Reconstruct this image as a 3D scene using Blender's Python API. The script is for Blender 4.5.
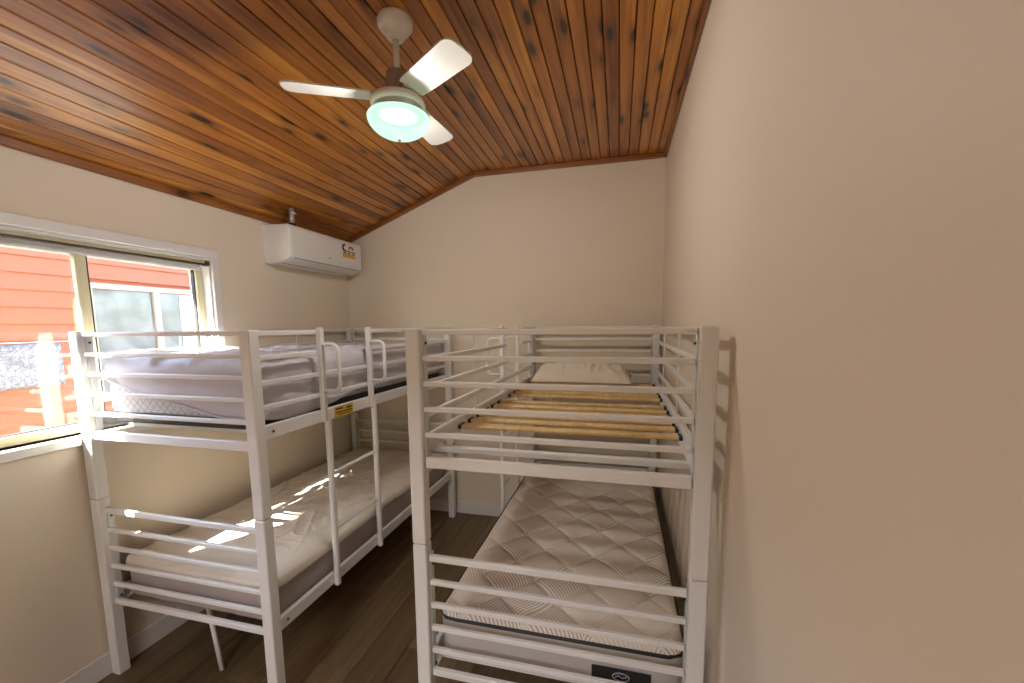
import bpy, bmesh, math, random
from math import sin, cos, pi, radians, sqrt, atan2, floor, exp
from mathutils import Vector, Matrix, noise

for o in list(bpy.data.objects):
    bpy.data.objects.remove(o)
S = bpy.context.scene
COL = S.collection
rnd = random.Random(7)

# ------------------------------------------------------------------ camera
F_PX, CY_PX = 421.1, 374.3
YAW, PITCH, ROLL, CAMZ = radians(14.233), radians(6.6), radians(-0.587), 1.634
fw = Vector((-sin(YAW) * cos(PITCH), cos(YAW) * cos(PITCH), -sin(PITCH)))
rt = Vector((cos(YAW), sin(YAW), 0))
up = rt.cross(fw)
r2 = rt * cos(ROLL) + up * sin(ROLL)
u2 = -rt * sin(ROLL) + up * cos(ROLL)
cam_d = bpy.data.cameras.new('camera')
cam_d.sensor_width = 36
cam_d.lens = F_PX / 1024 * 36
cam_d.shift_y = (CY_PX - 341.5) / 1024
cam_d.clip_start = 0.02
cam = bpy.data.objects.new('camera', cam_d)
COL.objects.link(cam)
M = Matrix((r2, u2, -fw)).transposed().to_4x4()
M.translation = (0, 0, CAMZ)
cam.matrix_world = M
S.camera = cam

# ------------------------------------------------------------------ light
W_ = bpy.data.worlds.new('sky')
S.world = W_
W_.use_nodes = True
nt = W_.node_tree
sky = nt.nodes.new('ShaderNodeTexSky')
sky.sky_type = 'NISHITA'
sky.sun_disc = False
sky.sun_elevation = radians(44.4)
sky.sun_rotation = atan2(-1, -1.6)
bg = nt.nodes['Background']
bg.inputs['Strength'].default_value = 1.7
nt.links.new(sky.outputs[0], bg.inputs['Color'])

sun_d = bpy.data.lights.new('sun', 'SUN')
sun_d.energy = 75.0
sun_d.angle = radians(0.55)
sun_d.color = (1.0, 0.94, 0.85)
sun = bpy.data.objects.new('sun', sun_d)
COL.objects.link(sun)
sun.rotation_euler = Vector((1, 1.6, -1.85)).to_track_quat('-Z', 'Y').to_euler()
sun.location = (-6, -6, 8)

LAMP_W = 52.0
LAMP_COL = (1.0, 0.97, 0.92)
# unseen fill light, added in the made-up hallway to brighten the room from behind
fill_d = bpy.data.lights.new('fill_light', 'AREA')
fill_d.shape = 'RECTANGLE'
fill_d.size, fill_d.size_y = .9, .7
fill_d.energy = 46.0
fill_d.color = (0.95, 0.95, 1.0)
hall_fill = bpy.data.objects.new('fill_light', fill_d)
COL.objects.link(hall_fill)
hall_fill.location = (-.95, -1.65, 2.36)
vs = S.view_settings
vs.view_transform = 'Standard'
vs.look = 'None'
vs.exposure = 0.56
vs.gamma = 1
vs.use_curve_mapping = False

# ------------------------------------------------------------------ measures
XL, XR, YB, YF = -2.336, 0.308, 3.33, -0.75
ZF = 2.845                       # flat ceiling
XRIDGE, ZLEFT = -1.14, 2.382     # fold line, ceiling height at the left wall
SLOPE = (ZF - ZLEFT) / (XRIDGE - XL)
BW, BL, BH = 0.966, 1.962, 1.627  # bunk
WY0, WY1, WZ0, WZ1 = 0.69, 2.02, 1.165, 2.045   # window opening


# ------------------------------------------------------------------ helpers
def lin(c):
    return tuple(((v / 255) / 12.92 if v / 255 <= .04045 else ((v / 255 + .055) / 1.055) ** 2.4) for v in c)


MATS = {}


class NT:
    def __init__(s, name):
        s.m = bpy.data.materials.new(name)
        s.m.use_nodes = True
        s.t = s.m.node_tree
        s.b = s.t.nodes['Principled BSDF']
        s.out = s.t.nodes['Material Output']

    def n(s, typ, **kw):
        d = s.t.nodes.new(typ)
        for k, v in kw.items():
            if k.startswith('i_'):
                key = k[2:]
                d.inputs[int(key) if key.isdigit() else key.replace('_', ' ')].default_value = v
            else:
                setattr(d, k, v)
        return d

    def l(s, a, b):
        s.t.links.new(a, b)

    def math(s, op, a, b=None, c=None):
        d = s.n('ShaderNodeMath', operation=op)
        for i, v in enumerate((a, b, c)):
            if v is None:
                continue
            if isinstance(v, (int, float)):
                d.inputs[i].default_value = v
            else:
                s.l(v, d.inputs[i])
        return d.outputs[0]

    def mix(s, fac, a, b):
        d = s.n('ShaderNodeMix', data_type='RGBA')
        for i, v in ((0, fac), (6, a), (7, b)):
            if isinstance(v, (int, float)):
                d.inputs[i].default_value = v
            elif isinstance(v, tuple):
                d.inputs[i].default_value = (*v[:3], 1)
            else:
                s.l(v, d.inputs[i])
        return d.outputs[2]

    def ramp(s, fac, stops):
        d = s.n('ShaderNodeValToRGB')
        e = d.color_ramp.elements
        while len(e) < len(stops):
            e.new(.5)
        for el, (p, c) in zip(e, stops):
            el.position = p
            el.color = (*c, 1) if isinstance(c, tuple) else (c, c, c, 1)
        s.l(fac, d.inputs[0])
        return d.outputs[0]

    def bump(s, h, strength=.2, dist=.01):
        d = s.n('ShaderNodeBump')
        d.inputs['Strength'].default_value = strength
        d.inputs['Distance'].default_value = dist
        s.l(h, d.inputs['Height'])
        s.l(d.outputs[0], s.b.inputs['Normal'])


def simple(name, col, rough=.5, metal=0, noise_amt=.06, scale=30, bump=.0, coat=0, spec=.5, bscale=None):
    k = NT(name)
    tc = k.n('ShaderNodeTexCoord')
    ns = k.n('ShaderNodeTexNoise', i_Scale=scale, i_Detail=4.0)
    k.l(tc.outputs['Object'], ns.inputs['Vector'])
    a = tuple(max(0, c * (1 - noise_amt)) for c in col)
    b = tuple(min(1, c * (1 + noise_amt)) for c in col)
    k.l(k.mix(ns.outputs[0], a, b), k.b.inputs['Base Color'])
    k.b.inputs['Roughness'].default_value = rough
    k.b.inputs['Metallic'].default_value = metal
    k.b.inputs['Coat Weight'].default_value = coat
    k.b.inputs['Specular IOR Level'].default_value = spec
    if bump:
        n2 = k.n('ShaderNodeTexNoise', i_Scale=bscale or scale * 6, i_Detail=3.0)
        k.l(tc.outputs['Object'], n2.inputs['Vector'])
        k.bump(n2.outputs[0], bump, .004)
    MATS[name] = k.m
    return k.m


def wood(name, dark, mid, light, rough, coat, knots=True, kscale=1.0):
    """stained timber, grain along the object's Y axis, each piece offset at random"""
    k = NT(name)
    tc = k.n('ShaderNodeTexCoord')
    oi = k.n('ShaderNodeObjectInfo')
    add = k.n('ShaderNodeVectorMath', operation='MULTIPLY_ADD')
    k.l(oi.outputs['Random'], add.inputs[0])
    add.inputs[1].default_value = (37.0, 91.0, 13.0)
    k.l(tc.outputs['Object'], add.inputs[2])
    mp = k.n('ShaderNodeMapping')
    mp.inputs['Scale'].default_value = (38, 1.3, 38)
    k.l(add.outputs[0], mp.inputs[0])
    g = k.n('ShaderNodeTexNoise', i_Scale=1.0, i_Detail=5.0, i_Roughness=.6, i_Distortion=.6)
    k.l(mp.outputs[0], g.inputs['Vector'])
    mp2 = k.n('ShaderNodeMapping')
    mp2.inputs['Scale'].default_value = (9, .8, 9)
    k.l(add.outputs[0], mp2.inputs[0])
    g2 = k.n('ShaderNodeTexNoise', i_Scale=1.0, i_Detail=2.0)
    k.l(mp2.outputs[0], g2.inputs['Vector'])
    f = k.math('ADD', k.math('MULTIPLY', g.outputs[0], .6), k.math('MULTIPLY', g2.outputs[0], .4))
    f = k.math('ADD', f, k.math('MULTIPLY', k.math('SUBTRACT', oi.outputs['Random'], .5), .22))
    col = k.ramp(f, [(.30, dark), (.5, mid), (.70, light)])
    if knots:
        mp3 = k.n('ShaderNodeMapping')
        mp3.inputs['Scale'].default_value = (13 * kscale, 3.8 * kscale, .01)
        k.l(add.outputs[0], mp3.inputs[0])
        v = k.n('ShaderNodeTexVoronoi', i_Scale=1.0)
        v.inputs['Randomness'].default_value = 1
        k.l(mp3.outputs[0], v.inputs['Vector'])
        sep = k.n('ShaderNodeSeparateColor')
        k.l(v.outputs['Color'], sep.inputs[0])
        on = k.math('GREATER_THAN', sep.outputs[0], .36)
        wob = k.math('MULTIPLY_ADD', g.outputs[0], .16, -.08)
        dist = k.math('ADD', v.outputs['Distance'], wob)
        core = k.ramp(dist, [(.13, 1.0), (.22, 0.0)])
        halo = k.ramp(dist, [(.08, .75), (.46, 0.0)])
        col = k.mix(k.math('MULTIPLY', halo, on), col, tuple(c * .45 for c in dark))
        col = k.mix(k.math('MULTIPLY', core, on), col, tuple(c * .12 for c in dark))
    k.l(col, k.b.inputs['Base Color'])
    k.b.inputs['Roughness'].default_value = rough
    k.b.inputs['Coat Weight'].default_value = coat
    k.b.inputs['Coat Roughness'].default_value = rough * .8
    k.bump(g.outputs[0], .08, .003)
    MATS[name] = k.m
    return k.m


def finish(o, parent=None, mat=None):
    COL.objects.link(o)
    if mat is not None:
        o.data.materials.append(MATS[mat]) if not o.data.materials else None
    if parent is not None:
        o.parent = parent
    return o


def mesh_obj(name, verts, faces, mat, parent=None, smooth=False, loc=(0, 0, 0), rot=(0, 0, 0)):
    me = bpy.data.meshes.new(name)
    me.from_pydata([tuple(v) for v in verts], [], faces)
    me.validate()
    bm = bmesh.new()
    bm.from_mesh(me)
    bmesh.ops.recalc_face_normals(bm, faces=bm.faces)
    bm.to_mesh(me)
    bm.free()
    if smooth:
        me.shade_smooth()
    o = bpy.data.objects.new(name, me)
    finish(o, parent, mat)
    o.location = loc
    o.rotation_euler = rot
    return o


def bm_obj(name, bm, mat, parent=None, smooth=False, loc=(0, 0, 0), rot=(0, 0, 0)):
    me = bpy.data.meshes.new(name)
    bmesh.ops.recalc_face_normals(bm, faces=bm.faces)
    bm.to_mesh(me)
    bm.free()
    if smooth:
        me.shade_smooth()
    o = bpy.data.objects.new(name, me)
    finish(o, parent, mat)
    o.location = loc
    o.rotation_euler = rot
    return o


BOXC = {}


def box(name, size, loc, mat, parent=None, bev=.003, rot=(0, 0, 0), seg=1):
    """bevelled box centred at loc; alike boxes share their mesh"""
    key = (tuple(round(s, 4) for s in size), mat, bev, seg)
    if key not in BOXC:
        bm = bmesh.new()
        bmesh.ops.create_cube(bm, size=1)
        bmesh.ops.scale(bm, vec=size, verts=bm.verts)
        if bev:
            bmesh.ops.bevel(bm, geom=bm.edges[:], offset=min(bev, min(size) * .45), segments=seg, profile=.5, affect='EDGES')
        me = bpy.data.meshes.new(name)
        bm.to_mesh(me)
        bm.free()
        me.materials.append(MATS[mat])
        BOXC[key] = me
    o = bpy.data.objects.new(name, BOXC[key])
    COL.objects.link(o)
    if parent is not None:
        o.parent = parent
    o.location = loc
    o.rotation_euler = rot
    return o


def box2(name, a, b, mat, parent=None, bev=.003):
    return box(name, tuple(abs(b[i] - a[i]) for i in range(3)), tuple((a[i] + b[i]) / 2 for i in range(3)), mat, parent, bev)


def tube_bm(bm, pts, r, n=10, closed=False):
    pts = [Vector(p) for p in pts]
    rings = []
    N = len(pts)
    prev = None
    for i, p in enumerate(pts):
        a = pts[(i - 1) % N] if (closed or i > 0) else p
        b = pts[(i + 1) % N] if (closed or i < N - 1) else p
        d = (b - a).normalized()
        if prev is None:
            ref = Vector((0, 0, 1)) if abs(d.z) < .9 else Vector((1, 0, 0))
            x = d.cross(ref).normalized()
        else:
            x = (prev - d * prev.dot(d)).normalized()
        prev = x
        y = d.cross(x)
        rings.append([bm.verts.new(p + x * r * cos(2 * pi * k / n) + y * r * sin(2 * pi * k / n)) for k in range(n)])
    for i in range(N if closed else N - 1):
        A, B = rings[i], rings[(i + 1) % N]
        for k in range(n):
            bm.faces.new((A[k], A[(k + 1) % n], B[(k + 1) % n], B[k]))
    if not closed:
        bm.faces.new(rings[0])
        bm.faces.new(rings[-1])


def tube(name, pts, r, mat, parent=None, n=10, closed=False, loc=(0, 0, 0)):
    bm = bmesh.new()
    tube_bm(bm, pts, r, n, closed)
    return bm_obj(name, bm, mat, parent, True, loc)


def lathe(name, prof, mat, parent=None, n=40, loc=(0, 0, 0)):
    bm = bmesh.new()
    rings = []
    for r, z in prof:
        if r < 1e-5:
            rings.append([bm.verts.new((0, 0, z))])
        else:
            rings.append([bm.verts.new((r * cos(2 * pi * k / n), r * sin(2 * pi * k / n), z)) for k in range(n)])
    for A, B in zip(rings, rings[1:]):
        for k in range(n):
            a0, a1 = A[k % len(A)], A[(k + 1) % len(A)]
            b0, b1 = B[k % len(B)], B[(k + 1) % len(B)]
            f = [a0, a1, b1, b0]
            f = list(dict.fromkeys(f))
            if len(f) > 2:
                bm.faces.new(f)
    o = bm_obj(name, bm, mat, parent, True, loc)
    return o


def empty(name, loc=(0, 0, 0), rz=0, label=None, cat=None, group=None, kind=None):
    o = bpy.data.objects.new(name, None)
    o.empty_display_size = .1
    COL.objects.link(o)
    o.location = loc
    o.rotation_euler = (0, 0, rz)
    tag(o, label, cat, group, kind)
    return o


def tag(o, label=None, cat=None, group=None, kind=None):
    if label:
        o['label'] = label
    if cat:
        o['category'] = cat
    if group:
        o['group'] = group
    if kind:
        o['kind'] = kind
    return o


def struct(o, label, cat):
    return tag(o, label, cat, None, 'structure')


# ------------------------------------------------------------------ materials
simple('wall_paint', (.76, .665, .54), .55, noise_amt=.025, scale=2.2, bump=.05, bscale=140, spec=.35)
simple('trim_white', (.74, .72, .69), .4, noise_amt=.03, scale=8)
simple('steel_white', (.80, .785, .77), .33, noise_amt=.025, scale=9, coat=.15)
simple('plate_grey', (.60, .62, .61), .4, noise_amt=.04, scale=9)
simple('bolt_dark', (.05, .05, .05), .45, metal=.6)
simple('black_plastic', (.015, .015, .017), .5)
simple('frame_cream', (.68, .62, .40), .4, noise_amt=.05, scale=6)
simple('gasket_black', (.02, .02, .02), .6)
simple('track_cream', (.50, .42, .26), .4, noise_amt=.05)
simple('track_dark', (.045, .03, .02), .5)
simple('ac_white', (.76, .745, .71), .35, noise_amt=.015, scale=5)
simple('ac_grey', (.40, .39, .37), .45)
simple('fan_white', (.78, .76, .70), .38, noise_amt=.02, scale=8)
simple('fan_taupe', (.32, .25, .21), .45)
simple('fan_metal', (.66, .66, .62), .28, metal=.55, noise_amt=.03)
simple('sticker_yellow', (.66, .43, .03), .5, noise_amt=.1)
simple('sticker_ink', (.10, .065, .01), .5)
simple('ink_blue', (.02, .03, .09), .5)
simple('ink_red', (.70, .10, .05), .5)
simple('ink_orange', (.68, .36, .06), .5, noise_amt=.12, scale=60)
simple('concrete', (.16, .15, .135), .85, noise_amt=.15, scale=4, bump=.2)
simple('brick_red', (.42, .10, .05), .7, noise_amt=.08, scale=3)
simple('weatherboard', (.265, .068, .021), .55, noise_amt=.10, scale=3.5, bump=.06)
simple('roof_metal', (.35, .33, .30), .5)
simple('nb_frame', (.30, .22, .16), .5)
simple('nb_blind', (.46, .44, .43), .6, noise_amt=.12, scale=7)
simple('nb_curtain', (.40, .40, .39), .7, noise_amt=.05, scale=12)
simple('pillow_cloth', (.82, .74, .61), .85, noise_amt=.06, scale=14, bump=.15, bscale=300)
simple('mattress_side', (.55, .52, .50), .85, noise_amt=.05, scale=25, bump=.12, bscale=260)
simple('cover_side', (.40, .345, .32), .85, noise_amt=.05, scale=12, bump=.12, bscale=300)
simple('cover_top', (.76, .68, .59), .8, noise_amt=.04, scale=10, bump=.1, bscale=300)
simple('sheet', (.60, .575, .61), .75, noise_amt=.05, scale=12, bump=.1, bscale=320)
simple('emblem', (.45, .48, .52), .4)
simple('pipe_grey', (.45, .45, .44), .3, metal=.5)

wood('ceiling_pine', lin((110, 58, 14)), lin((168, 102, 33)), lin((212, 146, 60)), .33, .45)
wood('cornice_pine', lin((100, 58, 24)), lin((136, 82, 38)), lin((160, 100, 50)), .4, .2)
wood('slat_pine', lin((206, 168, 104)), lin((228, 194, 132)), lin((240, 212, 156)), .5, .1, knots=False)
wood('floor_oak', lin((82, 66, 46)), lin((112, 91, 65)), lin((132, 109, 80)), .42, .05, knots=False)
simple('groove_dark', (.045, .014, .005), .7)
simple('floor_gap', (.02, .014, .01), .7)


def glass_mat():
    k = NT('window_glass')
    tr = k.n('ShaderNodeBsdfTransparent')
    tr.inputs[0].default_value = (.93, .95, .94, 1)
    gl = k.n('ShaderNodeBsdfGlossy')
    gl.inputs['Roughness'].default_value = .0
    lw = k.n('ShaderNodeLayerWeight', i_Blend=.5)
    fr = k.math('MULTIPLY_ADD', k.math('POWER', lw.outputs['Facing'], 4.0), .8, .05)
    mx = k.n('ShaderNodeMixShader')
    k.l(fr, mx.inputs[0])
    k.l(tr.outputs[0], mx.inputs[1])
    k.l(gl.outputs[0], mx.inputs[2])
    k.l(mx.outputs[0], k.out.inputs[0])
    MATS['glass'] = k.m


glass_mat()


def bowl_mat():
    k = NT('lamp_bowl')
    tr = k.n('ShaderNodeBsdfTransparent')
    tr.inputs[0].default_value = (1, 1, 1, 1)
    em = k.n('ShaderNodeEmission', i_Strength=.95)
    em.inputs[0].default_value = (.58, 1.0, .72, 1)
    mx = k.n('ShaderNodeMixShader', i_0=.72)
    k.l(tr.outputs[0], mx.inputs[1])
    k.l(em.outputs[0], mx.inputs[2])
    k.l(mx.outputs[0], k.out.inputs[0])
    MATS['lamp_bowl'] = k.m


bowl_mat()


def nb_glass():
    k = NT('nb_glass')
    tc = k.n('ShaderNodeTexCoord')
    ns = k.n('ShaderNodeTexNoise', i_Scale=5.0, i_Detail=5.0)
    k.l(tc.outputs['Object'], ns.inputs['Vector'])
    k.l(k.ramp(ns.outputs[0], [(.35, (.07, .07, .075)), (.65, (.15, .15, .155))]), k.b.inputs['Base Color'])
    k.b.inputs['Roughness'].default_value = .12
    MATS['nb_glass'] = k.m


nb_glass()


def floral():
    k = NT('floral_cloth')
    tc = k.n('ShaderNodeTexCoord')
    ns = k.n('ShaderNodeTexNoise', i_Scale=15.0, i_Detail=2.0, i_Distortion=2.4)
    k.l(tc.outputs['Object'], ns.inputs['Vector'])
    k.l(k.ramp(ns.outputs[0], [(.42, (.25, .235, .24)), (.52, (.085, .078, .09)), (.62, (.25, .235, .24))]), k.b.inputs['Base Color'])
    k.b.inputs['Roughness'].default_value = .85
    MATS['floral'] = k.m


floral()


def quilt_mat():
    """cream quilting, diamonds filled with fine mauve hatching that turns from diamond to diamond"""
    k = NT('quilt_top')
    tc = k.n('ShaderNodeTexCoord')
    sp = k.n('ShaderNodeSeparateXYZ')
    k.l(tc.outputs['Object'], sp.inputs[0])
    x, y = sp.outputs[0], sp.outputs[1]
    wx = k.math('MULTIPLY', k.math('SINE', k.math('MULTIPLY', y, 2 * pi / .42)), .008)
    xx = k.math('ADD', x, wx)
    a = k.math('MULTIPLY', k.math('ADD', xx, k.math('MULTIPLY', y, .92)), 1 / .235)
    b = k.math('MULTIPLY', k.math('SUBTRACT', xx, k.math('MULTIPLY', y, .92)), 1 / .235)
    fa, fb = k.math('FLOOR', a), k.math('FLOOR', b)
    cell = k.n('ShaderNodeCombineXYZ')
    k.l(fa, cell.inputs[0])
    k.l(fb, cell.inputs[1])
    wn = k.n('ShaderNodeTexWhiteNoise', noise_dimensions='2D')
    k.l(cell.outputs[0], wn.inputs['Vector'])
    par = k.math('PINGPONG', k.math('ADD', fa, fb), 1.0)
    ca = k.math('SUBTRACT', k.math('FRACT', a), .5)
    cb = k.math('SUBTRACT', k.math('FRACT', b), .5)
    # curved hatch lines
    ha = k.math('ADD', a, k.math('MULTIPLY', k.math('MULTIPLY', cb, cb), .22))
    hb = k.math('ADD', b, k.math('MULTIPLY', k.math('MULTIPLY', ca, ca), .22))
    sa = k.math('SINE', k.math('MULTIPLY', ha, 2 * pi * 14))
    sb = k.math('SINE', k.math('MULTIPLY', hb, 2 * pi * 14))
    st = k.math('ADD', k.math('MULTIPLY', sa, par), k.math('MULTIPLY', sb, k.math('SUBTRACT', 1.0, par)))
    on = k.ramp(wn.outputs['Value'], [(.25, 0.15), (.6, 1.0)])
    hatch = k.math('MULTIPLY', k.math('GREATER_THAN', st, .1), on)
    base = k.mix(wn.outputs['Value'], (.74, .66, .56), (.84, .77, .68))
    col = k.mix(k.math('MULTIPLY', hatch, .6), base, (.30, .21, .185))
    k.l(col, k.b.inputs['Base Color'])
    k.b.inputs['Roughness'].default_value = .85
    MATS['quilt_top'] = k.m


quilt_mat()


def cross_quilt():
    k = NT('cross_quilt')
    tc = k.n('ShaderNodeTexCoord')
    sp = k.n('ShaderNodeSeparateXYZ')
    k.l(tc.outputs['Object'], sp.inputs[0])
    h = k.math('ADD', sp.outputs[0], sp.outputs[1])
    a = k.math('FRACT', k.math('MULTIPLY', k.math('ADD', h, sp.outputs[2]), 26))
    b = k.math('FRACT', k.math('MULTIPLY', k.math('SUBTRACT', h, sp.outputs[2]), 26))
    m = k.math('MAXIMUM', k.math('GREATER_THAN', a, .86), k.math('GREATER_THAN', b, .86))
    k.l(k.mix(m, (.58, .57, .58), (.36, .35, .37)), k.b.inputs['Base Color'])
    k.b.inputs['Roughness'].default_value = .85
    MATS['cross_quilt'] = k.m


cross_quilt()

# ------------------------------------------------------------------ room shell
T = .12
floor_o = box2('floor', (XL - T, YF - T, -.10), (XR + T, YB + T, -.012), 'floor_gap', None, 0)
struct(floor_o, 'brown timber plank floor between the two bunk beds', 'floor')
pw = .187
i = 0
x = XL
while x < XR - .01:
    w = min(pw, XR - x)
    y = YF - (i * 0.53) % 1.25
    while y < YB:
        y0, y1 = max(y, YF), min(y + 1.25, YB)
        if y1 - y0 > .03:
            pl = box('plank', (w - .002, y1 - y0 - .002, .012), (x + w / 2, (y0 + y1) / 2, -.006), 'floor_oak', None, .0012)
            pl.parent = floor_o
            pl.matrix_parent_inverse = floor_o.matrix_basis.inverted()
        y += 1.25
    x += pw
    i += 1


def zceil(x):
    return ZF if x >= XRIDGE else ZF - SLOPE * (XRIDGE - x)


# left wall: pieces around the window opening, one mesh
bm = bmesh.new()


def bmbox(bm, a, b):
    m = bmesh.ops.create_cube(bm, size=1)
    bmesh.ops.scale(bm, vec=[b[i] - a[i] for i in range(3)], verts=m['verts'])
    bmesh.ops.translate(bm, vec=[(a[i] + b[i]) / 2 for i in range(3)], verts=m['verts'])


zt = ZLEFT + .06
bmbox(bm, (XL - T, YF - T, -.1), (XL, YB + T, WZ0))
bmbox(bm, (XL - T, YF - T, WZ1), (XL, YB + T, zt))
bmbox(bm, (XL - T, YF - T, WZ0), (XL, WY0, WZ1))
bmbox(bm, (XL - T, WY1, WZ0), (XL, YB + T, WZ1))
struct(bm_obj('wall_left', bm, 'wall_paint'), 'cream plastered wall with the sliding window, left of the room', 'wall')


def gable(name, y0, y1):
    pr = [(XL, -.1), (XR, -.1), (XR, ZF + .05), (XRIDGE, ZF + .05), (XL, ZLEFT + .05)]
    v = [(x, y0, z) for x, z in pr] + [(x, y1, z) for x, z in pr]
    f = [tuple(range(5)), tuple(range(9, 4, -1))] + [(k, (k + 1) % 5, (k + 1) % 5 + 5, k + 5) for k in range(5)]
    return mesh_obj(name, v, f, 'wall_paint')


struct(gable('wall_back', YB, YB + T), 'cream plastered end wall behind the heads of both bunks', 'wall')
# wall behind the camera; doorway added to let in light from the made-up hall
DX0, DX1, DZ = -1.45, -.45, 2.06
bm = bmesh.new()
bmbox(bm, (XL, YF - T, -.1), (DX0, YF, ZLEFT - .06))
bmbox(bm, (DX1, YF - T, -.1), (XR, YF, ZF + .05))
bmbox(bm, (DX0, YF - T, DZ), (DX1, YF, ZF - .16))
pr = [(XL, ZLEFT - .06), (DX0, ZLEFT - .06), (DX0, ZF - .16), (DX1, ZF - .16), (DX1, ZF + .05), (XRIDGE, ZF + .05), (XL, ZLEFT + .05)]
a_ = [bm.verts.new((x, YF - T, z)) for x, z in pr]
b_ = [bm.verts.new((x, YF, z)) for x, z in pr]
bm.faces.new(a_)
bm.faces.new(b_[::-1])
for k in range(7):
    bm.faces.new((a_[k], a_[(k + 1) % 7], b_[(k + 1) % 7], b_[k]))
struct(bm_obj('wall_front', bm, 'wall_paint'), 'cream plastered wall with a doorway added to admit fill light, opposite the end wall', 'wall')
bm = bmesh.new()
HY0, HX0, HX1 = -2.6, -2.0, .1  # added hallway, unseen; it only houses the fill light
bmbox(bm, (HX0, HY0, -.1), (HX1, YF - T, 0))
bmbox(bm, (HX0, HY0, 2.4), (HX1, YF - T, 2.5))
bmbox(bm, (HX0 - .1, HY0, -.1), (HX0, YF - T, 2.5))
bmbox(bm, (HX1, HY0, -.1), (HX1 + .1, YF - T, 2.5))
bmbox(bm, (HX0 - .1, HY0 - .1, -.1), (HX1 + .1, HY0, 2.5))
struct(bm_obj('wall_added_hall', bm, 'wall_paint'), 'made-up cream hallway, added to hold the fill light', 'wall')
struct(box2('wall_right', (XR, YF - T, -.1), (XR + T, YB + T, ZF + .05), 'wall_paint', None, 0), 'bare cream plastered wall beside the slatted bunk', 'wall')

# ceiling: dark backing sheet, each tongue-and-groove board a piece on it
cy0, cy1 = YF, YB
pr = [(XR, ZF + .012), (XRIDGE, ZF + .012), (XL, ZLEFT + .012), (XL, ZLEFT + .05), (XRIDGE, ZF + .05), (XR, ZF + .05)]
v = [(x, cy0, z) for x, z in pr] + [(x, cy1, z) for x, z in pr]
f = [tuple(range(6)), tuple(range(11, 5, -1))] + [(k, (k + 1) % 6, (k + 1) % 6 + 6, k + 6) for k in range(6)]
ceil = struct(mesh_obj('ceiling', v, f, 'groove_dark'), 'varnished pine board ceiling, flat then sloping down to the window wall', 'ceiling')
LB = YB - YF
bwid = .0665


def board_mesh(w):
    g = .0045
    h = .012
    pr = [(-w / 2 + g, 0), (w / 2 - g, 0), (w / 2 - .0014, g * 1.3), (w / 2 - .0014, h), (-w / 2 + .0014, h), (-w / 2 + .0014, g * 1.3)]
    v = [(x, -LB / 2, z) for x, z in pr] + [(x, LB / 2, z) for x, z in pr]
    f = [tuple(range(6)), tuple(range(11, 5, -1))] + [(k, (k + 1) % 6, (k + 1) % 6 + 6, k + 6) for k in range(6)]
    me = bpy.data.meshes.new('board')
    me.from_pydata(v, [], f)
    bm = bmesh.new()
    bm.from_mesh(me)
    bmesh.ops.recalc_face_normals(bm, faces=bm.faces)
    bm.to_mesh(me)
    bm.free()
    me.materials.append(MATS['ceiling_pine'])
    return me


nflat = 22
wf = (XR - XRIDGE) / nflat
mflat = board_mesh(wf)
for k in range(nflat):
    o = bpy.data.objects.new('board', mflat)
    COL.objects.link(o)
    o.parent = ceil
    o.location = (XRIDGE + wf * (k + .5), (YF + YB) / 2, ZF)
sl = sqrt((XRIDGE - XL) ** 2 + (ZF - ZLEFT) ** 2)
nsl = 20
ws = sl / nsl
msl = board_mesh(ws)
ang = math.atan(SLOPE)
for k in range(nsl):
    o = bpy.data.objects.new('board', msl)
    COL.objects.link(o)
    o.parent = ceil
    t = (k + .5) / nsl
    o.location = (XL + (XRIDGE - XL) * t, (YF + YB) / 2, ZLEFT + (ZF - ZLEFT) * t)
    o.rotation_euler = (0, -ang, 0)

# timber cornice strips along the wall tops
CH, CD = .036, .02


def strip_y(name, x0, x1, z0, z1, label):
    L_ = YB - YF
    o = box(name, (abs(x1 - x0), L_ - .001, z1 - z0), ((x0 + x1) / 2, (YF + YB) / 2, (z0 + z1) / 2), 'cornice_pine', None, .006, seg=2)
    return struct(o, label, 'cornice')


strip_y('trim_1', XL, XL + CD, ZLEFT - CH, ZLEFT + .004, 'dark timber cornice strip along the top of the window wall')
strip_y('trim_2', XR - CD, XR, ZF - CH, ZF, 'timber cornice strip along the top of the bare right wall')


def strip_back(name, xa, za, xb, zb, label):
    # strip lies on the end wall, its own Y axis along the strip
    d = Vector((xb - xa, 0, zb - za))
    n = Vector((-d.z, 0, d.x)).normalized()
    c = Vector(((xa + xb) / 2, YB - CD / 2, (za + zb) / 2)) - n * CH / 2
    o = box(name, (CH, d.length, CD), c, 'cornice_pine', None, .005, seg=2)
    R_ = Matrix((n, d.normalized(), n.cross(d.normalized()))).transposed()
    o.rotation_euler = R_.to_euler()
    return struct(o, label, 'cornice')


strip_back('trim_3', XL + .012, ZLEFT + .006, XRIDGE + .006, ZF + .002, 'sloping timber cornice strip on the end wall above the air conditioner')
strip_back('trim_4', XRIDGE - .004, ZF, XR - CD, ZF, 'level timber cornice strip on the end wall')

# baseboards
ZB_ = .111


def baseboard(name, a, b, label):
    struct(box2(name, a, b, 'trim_white', None, .004), label, 'baseboard')


baseboard('baseboard_left', (XL, YF, 0), (XL + .013, YB - .013, ZB_), 'white painted baseboard under the window wall')
baseboard('baseboard_back', (XL, YB - .013, 0), (XR - .012, YB, ZB_), 'white painted baseboard along the end wall')
baseboard('baseboard_right', (XR - .012, YF, 0), (XR, YB, ZB_), 'white painted baseboard beside the slatted bunk')

# ------------------------------------------------------------------ window
win = struct(empty('window_1', (XL, (WY0 + WY1) / 2, WZ0)), 'two-pane cream aluminium sliding window in white architrave', 'window')


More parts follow.
